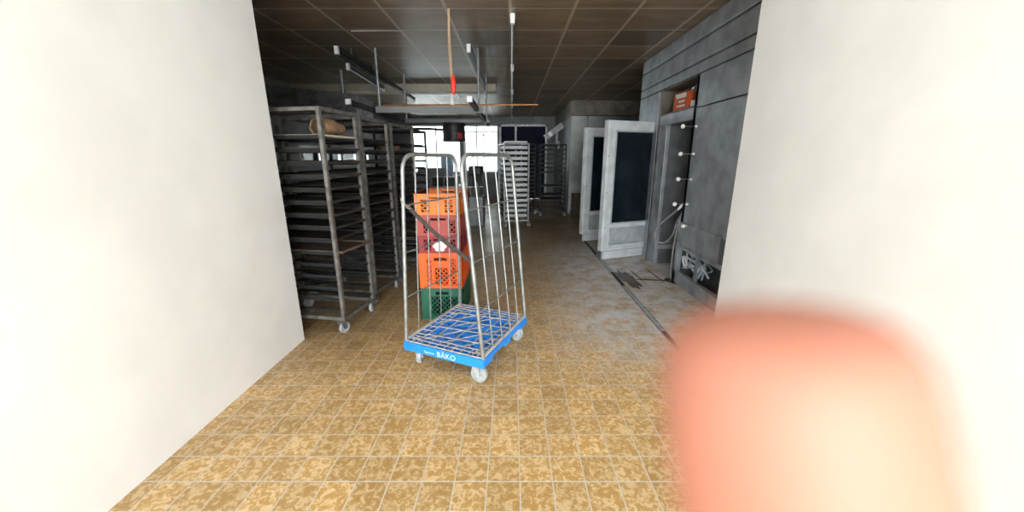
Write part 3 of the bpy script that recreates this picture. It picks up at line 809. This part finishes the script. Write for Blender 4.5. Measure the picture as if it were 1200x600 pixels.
# the open door: local frame with u from the hinge to the free edge
HP, EP = Vector((2.20, 5.66, 0)), Vector((1.305, 5.30, 0))
def oven_door(root, hp, ep, key='door_white'):
    uv = (ep-hp); W = uv.length; uv.normalize(); nv = Vector((-uv.y, uv.x, 0))      # nv towards the camera
    if nv.y > 0: nv = -nv
    mt = Matrix(((uv.x, nv.x, 0, hp.x), (uv.y, nv.y, 0, hp.y), (0, 0, 1, 0), (0, 0, 0, 1)))
    mt = Matrix.Translation(-Vector(root.location)) @ mt
    z0, z1, T = .145, 1.975, .085
    f = MB()
    gx0, gx1, gz0, gz1 = .115, W-.135, .545, 1.845
    f.box((0, -T, z0), (gx0, 0, z1), mt); f.box((gx1, -T, z0), (W, 0, z1), mt)
    f.box((gx0, -T, gz1), (gx1, 0, z1), mt); f.box((gx0, -T, .485), (gx1, 0, gz0), mt); f.box((gx0, -T, z0), (gx1, 0, .225), mt)
    f.box((.02, 0, z1-.05), (W-.02, .012, z1-.02), mt); f.box((.02, 0, z0+.02), (W-.02, .012, z0+.05), mt)
    f.box((.02, 0, z0+.05), (.05, .012, z1-.05), mt); f.box((W-.05, 0, z0+.05), (W-.02, .012, z1-.05), mt)
    d = f.build('door', M[key], root, bevel=.004)
    b = MB(); e = .018
    for a in (0, 1):
        za, zb_ = ((gz0, gz1), (.225, .485))[a]
        b.box((gx0, -.03, za), (gx0+e, .005, zb_), mt); b.box((gx1-e, -.03, za), (gx1, .005, zb_), mt)
        b.box((gx0, -.03, za), (gx1, .005, za+e), mt); b.box((gx0, -.03, zb_-e), (gx1, .005, zb_), mt)
    b.build('glazing_bead', M['door_panel'], d)
    MB().box((gx0+.004, -.045, gz0), (gx1-.004, -.03, gz1), mt).build('door_glass', M['glass_dark'], d)['label'] = 'sooty navy glass pane'
    MB().box((gx0+.004, -.05, .225), (gx1-.004, -.028, .485), mt).build('lower_panel', M['door_panel'], d)
    MB().box((.03, -T+.012, .012), (W-.06, -.030, z0-.014), mt).build('kick_plate', M['door_white'], d)
    for z in (.5, 1.0, 1.5):
        MB().tube([mt @ Vector((W-.028, .012, z)), mt @ Vector((W-.028, .018, z))], .007, 10).build('bolt', M['groove'], d)
    return d
oven_door(oven, HP, EP)

far = thing('rack_oven', 'far rack oven whose open door shows left of the large door', 'oven', (2.7, 7.4, 0))
def Q(mb, name, key):
    o = mb.build(name, M[key], far); o.location = -Vector(far.location); return o
Q(MB().box((2.25, 6.92, 0), (3.2, 8.5, 1.97)), 'body', 'oven_dark')
Q(MB().box((2.2, 6.84, 0), (2.26, 8.5, 1.95)), 'front_panel', 'oven_steel')
oven_door(far, Vector((2.16, 6.93, 0)), Vector((1.252, 6.57, 0)))

# things in the niche
t = thing('carton', 'orange and white printed carton in the niche above the oven opening', 'box', (FX+.085, 4.86, 2.046), radians(8))
MB().box((-.07, -.14, 0), (.07, .14, .20)).build('carton_body', M['carton'], t, bevel=.003)
s = MB()
for i, (a, b_) in enumerate(((-.11, .06), (-.10, .03), (-.11, .08))): s.box((-.0715, a, .035+i*.05), (-.0695, b_, .055+i*.05))
s.build('carton_print', M['print_white'], t)['label'] = 'white printed lines'
MB().box((-.0716, -.12, .155), (-.0694, .10, .185)).build('carton_print', M['print_white'], t)
p_ = [(0, 0), (.05, 0), (.052, .004), (.052, .085), (.02, .088), (.02, .07), (0, .07)]
tag(MB().lathe(p_, 20, Matrix.Translation((FX+.12, 4.66, 2.046))).build('paper_roll', M['white_plastic'], smooth=True), 'white paper roll beside the orange carton in the niche', 'roll')
tag(MB().tube([(FX-.02, 4.46, 2.23), (FX+.12, 4.80, 2.268)], .008, 8).build('white_stick', M['white_plastic'], smooth=True), 'thin white stick lying over the carton in the niche', 'stick')

# rubber hose
hz = thing('hose', 'grey rubber hose looped before the oven opening with metal nozzle', 'hose', (1.95, 4.5, 0))
pts = [(2.04, 4.55, .873), (1.888, 4.55, .736), (1.785, 4.55, .608), (1.80, 4.54, .488), (1.90, 4.53, .455), (1.99, 4.52, .553), (2.02, 4.50, .715), (2.05, 4.47, .83), (2.06, 4.44, .86), (2.03, 4.44, .80), (2.0, 4.44, .62), (1.985, 4.44, .40), (1.985, 4.44, .12), (1.99, 4.44, .015)]
o = MB().tube(smooth_path(pts, 8), .011, 10).build('hose_tube', M['hose'], hz, smooth=True); o.location = -Vector(hz.location)
o = MB().tube([(2.03, 4.55, .862), (2.06, 4.55, .895), (2.09, 4.55, .93), (2.12, 4.55, .965)], [.012, .017, .020, .014], 10).build('nozzle', M['white_plastic'], hz, smooth=True); o.location = -Vector(hz.location)
o['label'] = 'pale metal nozzle'

# stainless chamber facing the camera behind the ovens
ch = thing('proofing_chamber', 'tall stainless chamber with panel joints behind the far oven door', 'chamber', (2.4, 10.2, 0))
def R_(mb, name, key, bevel=0):
    o = mb.build(name, M[key], ch, bevel=bevel); o.location = -Vector(ch.location); return o
R_(MB().box((1.55, 10.22, 0), (3.4, 13.9, 2.52)), 'body', 'oven_dark')
for a, b_ in ((1.535, 1.96), (1.97, 2.7), (2.71, 3.4)): R_(MB().box((a, 10.18, .1), (b_, 10.22, 2.53)), 'front_panel', 'stainless', .004)
R_(MB().box((1.53, 10.16, 0), (1.56, 10.24, 2.53)), 'corner_trim', 'stainless')
R_(MB().box((1.56, 10.17, 0), (3.4, 10.22, .1)), 'plinth', 'oven_dark')
R_(MB().box((1.535, 10.24, .1), (1.55, 13.9, 2.53)), 'side_panel', 'grey_steel')
struct(MB().box((1.53, 10.18, 2.54), (RX, BY, H)).build('wall_back', M['oven_brown']), 'dark band of wall above the stainless chamber', 'wall')
for i in range(2):
    cr = thing('wooden_crate', ['lower brown wooden crate before the stainless chamber', 'upper brown wooden crate before the stainless chamber'][i], 'crate', (1.80, 9.97, .29*i), radians(4), 'wooden crates by the steel chamber')
    b = MB()
    for k in range(3):
        z = .02 + k*.09
        for y in (-.15, .138): b.box((-.19, y, z), (.19, y+.012, z+.075))
        for x in (-.19, .178): b.box((x, -.138, z), (x+.012, .138, z+.075))
    b.build('slat', M['wood'], cr)
    b = MB()
    for x in (-.178, .15):
        for y in (-.138, .112): b.box((x, y, 0), (x+.028, y+.026, .285))
    b.box((-.178, -.138, .01), (.178, .138, .02))
    b.build('corner_post', M['wood'], cr)
# tilted metal hood with light reflections painted as two white panes above the dark rack
tl = thing('tilted_hood', 'tilted grey metal hood with two painted reflections above the rightmost rack', 'hood', (1.02, 9.95, 1.90))
mt = Matrix.Translation((.0, 0, .20)) @ Matrix.Rotation(radians(-36), 4, 'Y')
b = MB(); b.box((-.2, -.2, -.075), (.30, .2, .075), mt); b.box((.10, -.08, -.02), (.14, .0, .2), Matrix.Translation((.05, 0, -.2)))
b.build('hood_body', M['machine_grey'], tl, bevel=.006)
for a in (-.155, .02): MB().box((-.203, -.19, -.06) if a < 0 else (-.12, -.204, -.055), (-.198, .19, .06) if a < 0 else (-.04, -.198, .055), mt).build('painted_reflection', M['white_plastic'], tl)
b = MB(); b.box((-.16, -.1, -.08), (-.14, .1, .12)); b.box((-.2, -.12, -.083), (.2, .12, -.07)); b.box((.10, -.04, -.07), (.15, .04, .20)); b.build('hood_foot', M['machine_grey'], tl)

# ------------------------------------------------------------------ machines and bench in the middle distance
bn = thing('workbench', 'grey steel workbench before the left back window', 'table', (-1.6, 8.3, 0))
MB().box((-.75, -.35, .86), (.52, .35, .90)).build('table_top', M['grey_steel'], bn, bevel=.004)
for x in (-.70, .47):
    for y in (-.31, .31): MB().box((x-.025, y-.025, 0), (x+.025, y+.025, .86)).build('leg', M['grey_steel'], bn)
MB().box((-.72, -.32, .25), (.49, .32, .275)).build('lower_shelf', M['grey_steel'], bn)
for i, x in enumerate((-1.58, -1.33)):
    bx = thing('metal_box', ['black box with pale rim on the bench, left of two', 'black box with pale rim on the bench, right of two'][i], 'box', (x, 8.15, .90), 0, 'black boxes on the workbench')
    MB().box((-.115, -.15, 0), (.115, .15, .18)).build('box_body', M['black'], bx)
    b = MB()
    for q in ((-.12, -.155, .18, .12, -.14, .195), (-.12, .14, .18, .12, .155, .195), (-.12, -.155, .18, -.105, .155, .195), (.105, -.155, .18, .12, .155, .195), (-.12, -.156, 0, -.108, -.150, .18)): b.box(q[:3], q[3:])
    b.build('rim', M['galv'], bx)
mc = thing('divider_machine', 'grey machine cabinet below the left back window', 'machine', (-1.95, 9.3, 0))
MB().box((-.36, -.3, .12), (.36, .3, .95)).build('cabinet', M['machine_grey'], mc, bevel=.01)
MB().poly([(-.34, -.28, .95), (.34, -.28, .95), (.34, -.05, 1.24), (-.34, -.05, 1.24)], .3, (0, 1, 0)).build('sloped_hopper', M['machine_grey'], mc)
for x in (-.3, .3):
    for y in (-.24, .24): MB().box((x-.03, y-.03, 0), (x+.03, y+.03, .12)).build('leg', M['black'], mc)
tub = thing('plastic_tub', 'pale blue upright plastic tub on the window sill shelf', 'tub', (-1.96, 11.6, 0))
b = MB(); b.box((-.16, -.2, .98), (.16, .2, 1.5)); b.build('tub_body', M['tub_blue'], tub, bevel=.02)
MB().box((-.18, -.22, 1.5), (.18, .22, 1.53)).build('tub_lid', M['tub_blue'], tub)
b = MB()
for x in (-.3, .3):
    for y in (-.22, .22): b.box((x-.02, y-.02, 0), (x+.02, y+.02, .95))
b.box((-.34, -.26, .95), (.34, .26, .98))
st = b.build('tub_stand', M['grey_steel']); st.location = (-1.96, 11.6, 0); tag(st, 'steel stand holding the pale blue tub by the window', 'stand')
mx = thing('dough_mixer', 'dark dough mixer on grey base between crates and pale rack', 'machine', (-.80, 8.4, 0))
MB().box((-.15, -.22, .0), (.17, .30, .66)).build('base_cabinet', M['machine_grey'], mx, bevel=.02)
MB().poly([(-.10, .05, .66), (.12, .05, .66), (.09, .12, 1.14), (-.09, .12, 1.14)], .16, (0, 1, 0)).build('column', M['black'], mx)
MB().box((-.13, -.30, 1.12), (.15, .26, 1.31)).build('mixer_head', M['black'], mx, bevel=.03)
MB().lathe([(0, .66), (.12, .66), (.155, .72), (.165, .86), (.172, .87), (.155, .87), (.145, .73), (.11, .68), (0, .68)], 24, Matrix.Translation((0, -.14, 0))).build('bowl', M['chrome'], mx, smooth=True)
MB().tube(smooth_path([(0, -.14, 1.14), (0, -.14, 1.0), (.05, -.14, .9), (.03, -.14, .78), (-.03, -.14, .74)], 6), .013, 8).build('dough_hook', M['chrome'], mx, smooth=True)
MB().tube([(-.13, -.2, 1.2), (-.24, -.2, 1.22)], .016, 8).build('handle', M['black'], mx, smooth=True)

# ------------------------------------------------------------------ overhead frame, drum, pipe
fr = thing('overhead_frame', 'overhead frame of rods and grey beams hung from ceiling above racks', 'frame', (-1.15, 6.2, 2.1))
def F(mb, name, key, smooth=False, bevel=0, par=None):
    o = mb.build(name, M[key], par or fr, smooth=smooth, bevel=bevel)
    if par is None: o.location = -Vector(fr.location)
    return o
for x, y in ((-1.83, 5.5), (-.46, 5.5), (-1.87, 7.0), (-.45, 7.0)):
    F(MB().tube([(x, y, 2.1), (x, y, H)], .017, 10), 'hanger_rod', 'galv', True)
F(MB().box((-1.88, 5.46, 2.085), (-.40, 5.52, 2.165)), 'cross_beam', 'grey_plaster')
F(MB().box((-1.90, 6.97, 2.085), (-.40, 7.03, 2.145)), 'cross_beam', 'grey_plaster')
F(MB().box((-.51, 4.55, 2.10), (-.455, 7.9, 2.155)), 'side_rail', 'batten_dark')
F(MB().box((-1.98, 4.75, 2.10), (-1.925, 7.2, 2.155)), 'side_rail', 'batten_dark')
F(MB().box((-.513, 4.535, 2.097), (-.452, 4.565, 2.158)), 'end_cap', 'white_plastic')
F(MB().box((-1.983, 4.735, 2.097), (-1.922, 4.765, 2.158)), 'end_cap', 'white_plastic')
pp = MB().tube([(-1.79, 5.49, 2.180), (.36, 5.49, 2.190)], .013, 10).build('copper_pipe', M['copper'], smooth=True)
tag(pp, 'thin copper brown pipe lying across the overhead frame', 'pipe')
dr = thing('steel_drum', 'black steel drum with red label under the overhead frame', 'drum', (-1.04, 7.0, 1.765))
MB().lathe([(0, 0), (.195, 0), (.205, .01), (.205, .045), (.198, .05), (.198, .15), (.204, .155), (.204, .17), (.198, .175), (.198, .27), (.212, .28), (.212, .31), (.19, .315), (0, .315)], 32).build('drum_body', M['black'], dr, smooth=True)
b = MB(); n = 8
for i in range(n):
    a0, a1 = radians(-62 + 26*i/n), radians(-62 + 26*(i+1)/n); r = .2
    b.poly([(r*cos(a), r*sin(a), z) for a, z in ((a0, .03), (a1, .03), (a1, .14), (a0, .14))])
b.build('drum_label', M['red_label'], dr)['label'] = 'red label'
MB().tube([(-.19, -.02, .20), (-.45, -.02, .215), (-.95, -.02, .22)], .022, 10).build('side_pipe', M['black'], dr, smooth=True)
MB().tube([(.19, .0, 0), (.19, 0, -.3), (.205, .0, -1.765)], .02, 10).build('support_post', M['frame_white'], dr, smooth=True)

# ------------------------------------------------------------------ ceiling lamps (unlit battens)
def batten(label, group, y0, y1, x, z, rot=0, tube=True, dark=False, L=None):
    L = y1-y0
    root = thing('fluorescent_batten', label, 'lamp', (x, y0, z), rot, group)
    MB().box((-.03, .04, -.045), (.03, L-.04, 0)).build('housing', M['batten_dark' if dark else 'batten'], root)
    MB().box((-.022, 0, -.095), (.022, .045, -.005)).build('end_cap', M['white_plastic'], root)
    MB().box((-.022, L-.045, -.095), (.022, L, -.005)).build('end_cap', M['white_plastic'], root)
    if tube: MB().tube([(0, .04, -.075), (0, L-.04, -.075)], .013, 10).build('tube', M['tube'], root, smooth=True)
    return root
gl = 'unlit fluorescent battens along the middle of the ceiling'
for i, (a, b_, lb) in enumerate(((4.25, 6.25, 'unlit fluorescent batten in the middle ceiling row, nearest of four'), (6.4, 8.4, 'unlit fluorescent batten in the middle ceiling row, second of four'),
                            (8.6, 10.6, 'unlit fluorescent batten in the middle ceiling row, third of four'), (10.8, 13.4, 'unlit fluorescent batten in the middle ceiling row, farthest of four'))):
    batten(lb, gl, a, b_, .005, H)
g2 = 'dark lamp battens above the left racks'
batten('long dark batten without tube, upper left above the racks, nearer the camera', g2, 5.0, 9.1, -2.14, 2.80, radians(1.2), False, True)
batten('short grey batten with tube hanging left of the long dark batten', g2, 5.85, 7.7, -2.36, 2.80, radians(3), True, False)
batten('long dark batten beside the red plug cord, right of the overhead frame', g2, 4.92, 7.95, -.52, 2.80, 0, False, True)
for o in [o for o in bpy.data.objects if o.name.startswith('fluorescent_batten') and o.location.z < 2.85]:
    L = max((c.dimensions.y for c in o.children if c.name.startswith('housing')), default=2)
    for y in (.5, 1.4): MB().box((-.008, y, 0), (.008, y+.016, H-2.80)).build('hanger', M['batten'], o)

# pendant power cord with red plug
pc = thing('pendant_power_cord', 'beige cord looped from ceiling with red plug and grey socket', 'power cord', (-.625, 4.15, 2.9))
b = MB(); zt = 0
b.tube(smooth_path([(-.004, 0, 0), (-.012, 0, -.3), (-.004, 0, -.55), (.0, 0, -.78)], 8), .006, 8)
b.tube(smooth_path([(.006, 0, 0), (.002, .004, -.2), (.006, 0, -.42), (.012, 0, -.62), (.014, 0, -.66)], 8), .006, 8)
b.build('cord', M['cord'], pc, smooth=True)
MB().lathe([(0, -.60), (.014, -.605), (.020, -.63), (.026, -.66), (.028, -.72), (.024, -.75), (.024, -.765), (.012, -.78), (0, -.78)], 16, Matrix.Translation((.022, -.012, 0))).build('plug', M['plug_red'], pc, smooth=True)['label'] = 'bright red plug'
MB().lathe([(0, -.765), (.010, -.77), (.013, -.79), (.024, -.82), (.026, -.88), (.022, -.885), (0, -.885)], 16).build('socket', M['plug_grey'], pc, smooth=True)['label'] = 'pale grey socket'

# grey air duct at the far left above the racks
du = thing('air_duct', 'grey sheet metal duct above the racks at far left', 'duct', (-3.3, 6.9, 2.3))
mt = Matrix.Rotation(radians(6), 4, 'Y')
MB().box((-1.0, -.35, -.06), (.75, .35, .26), mt).build('duct_body', M['grey_steel'], du, bevel=.006)
MB().tube([(.52, -.30, .2), (.52, -.30, .56)], .03, 12).build('drop_pipe', M['galv'], du, smooth=True)

# ------------------------------------------------------------------ the photographer's hand, one fingertip over the lens
def hand():
    # laid out in metres from the lens; x right, y down the picture, z away from the camera, then set into the room at the camera's place
    Rm = Matrix.Translation((0, 0, CAM_H)) @ Matrix.Rotation(pi/2 - PITCH, 4, 'X')
    def W(x, y, z): return Rm @ Vector((x, -y, -z))
    k = .001
    V = [(62, 76, 6, 24), (58, 66, 8, 20), (44, 57, 14, 11), (32, 46, 20, 9.4), (24.2, 32, 25.5, 9.0), (20.7, 18, 27, 9.1), (19.4, 8.5, 27, 9.0),
         # other fingers, curled beside the palm
         (72, 58, 12, 11), (70, 44, 20, 8.8), (66, 36, 26, 8.2), (62, 40, 32, 7.6),
         (82, 66, 8, 11), (86, 56, 16, 8.6), (84, 50, 24, 8.0), (78, 54, 30, 7.4),
         (86, 78, 2, 10), (98, 72, 8, 7.6), (98, 68, 15, 7.0), (92, 70, 21, 6.6),
         (48, 84, 0, 13), (38, 82, 0, 10), (30, 76, 2, 9), (26, 70, 4, 8),
         (72, 100, -4, 24), (84, 130, -14, 25), (19.1, 3.0, 27, 7.4)]
    E = [(0,1),(1,2),(2,3),(3,4),(4,5),(5,6),(1,7),(7,8),(8,9),(9,10),(0,11),(11,12),(12,13),(13,14),(0,15),(15,16),(16,17),(17,18),(0,19),(19,20),(20,21),(21,22),(0,23),(23,24),(6,25)]
    me = bpy.data.meshes.new('hand'); me.from_pydata([W(a*k, b*k, c*k) for a, b, c, r in V], E, [])
    o = bpy.data.objects.new('hand', me); COL.objects.link(o)
    sk = o.modifiers.new('skin', 'SKIN'); sk.use_smooth_shade = True
    for i, v in enumerate(V): me.skin_vertices[0].data[i].radius = (v[3]*k, v[3]*k)
    me.skin_vertices[0].data[0].use_root = True
    sb = o.modifiers.new('subdivision', 'SUBSURF'); sb.levels = 2; sb.render_levels = 3
    me.materials.append(M['skin'])
    tag(o, "person's hand with a blurred pink fingertip close to the lens at right edge", 'hand')
    # nail on the far side of the fingertip
    n = MB(); c = W(.0245, .0155, .0352)
    ax = (W(.0208, .0122, .027) - W(.033, .0245, .0255)).normalized(); nz = (W(0, 0, 1)-W(0, 0, 0)).normalized(); sd = ax.cross(nz).normalized()
    pts = [c + ax*.0055*cos(a)*(1 if cos(a) > 0 else .9) + sd*.0048*sin(a) for a in [2*pi*i/18 for i in range(18)]]
    n.poly(pts, .0006, nz); no = n.build('finger_nail', M['nail'], o)
    return o
hand()
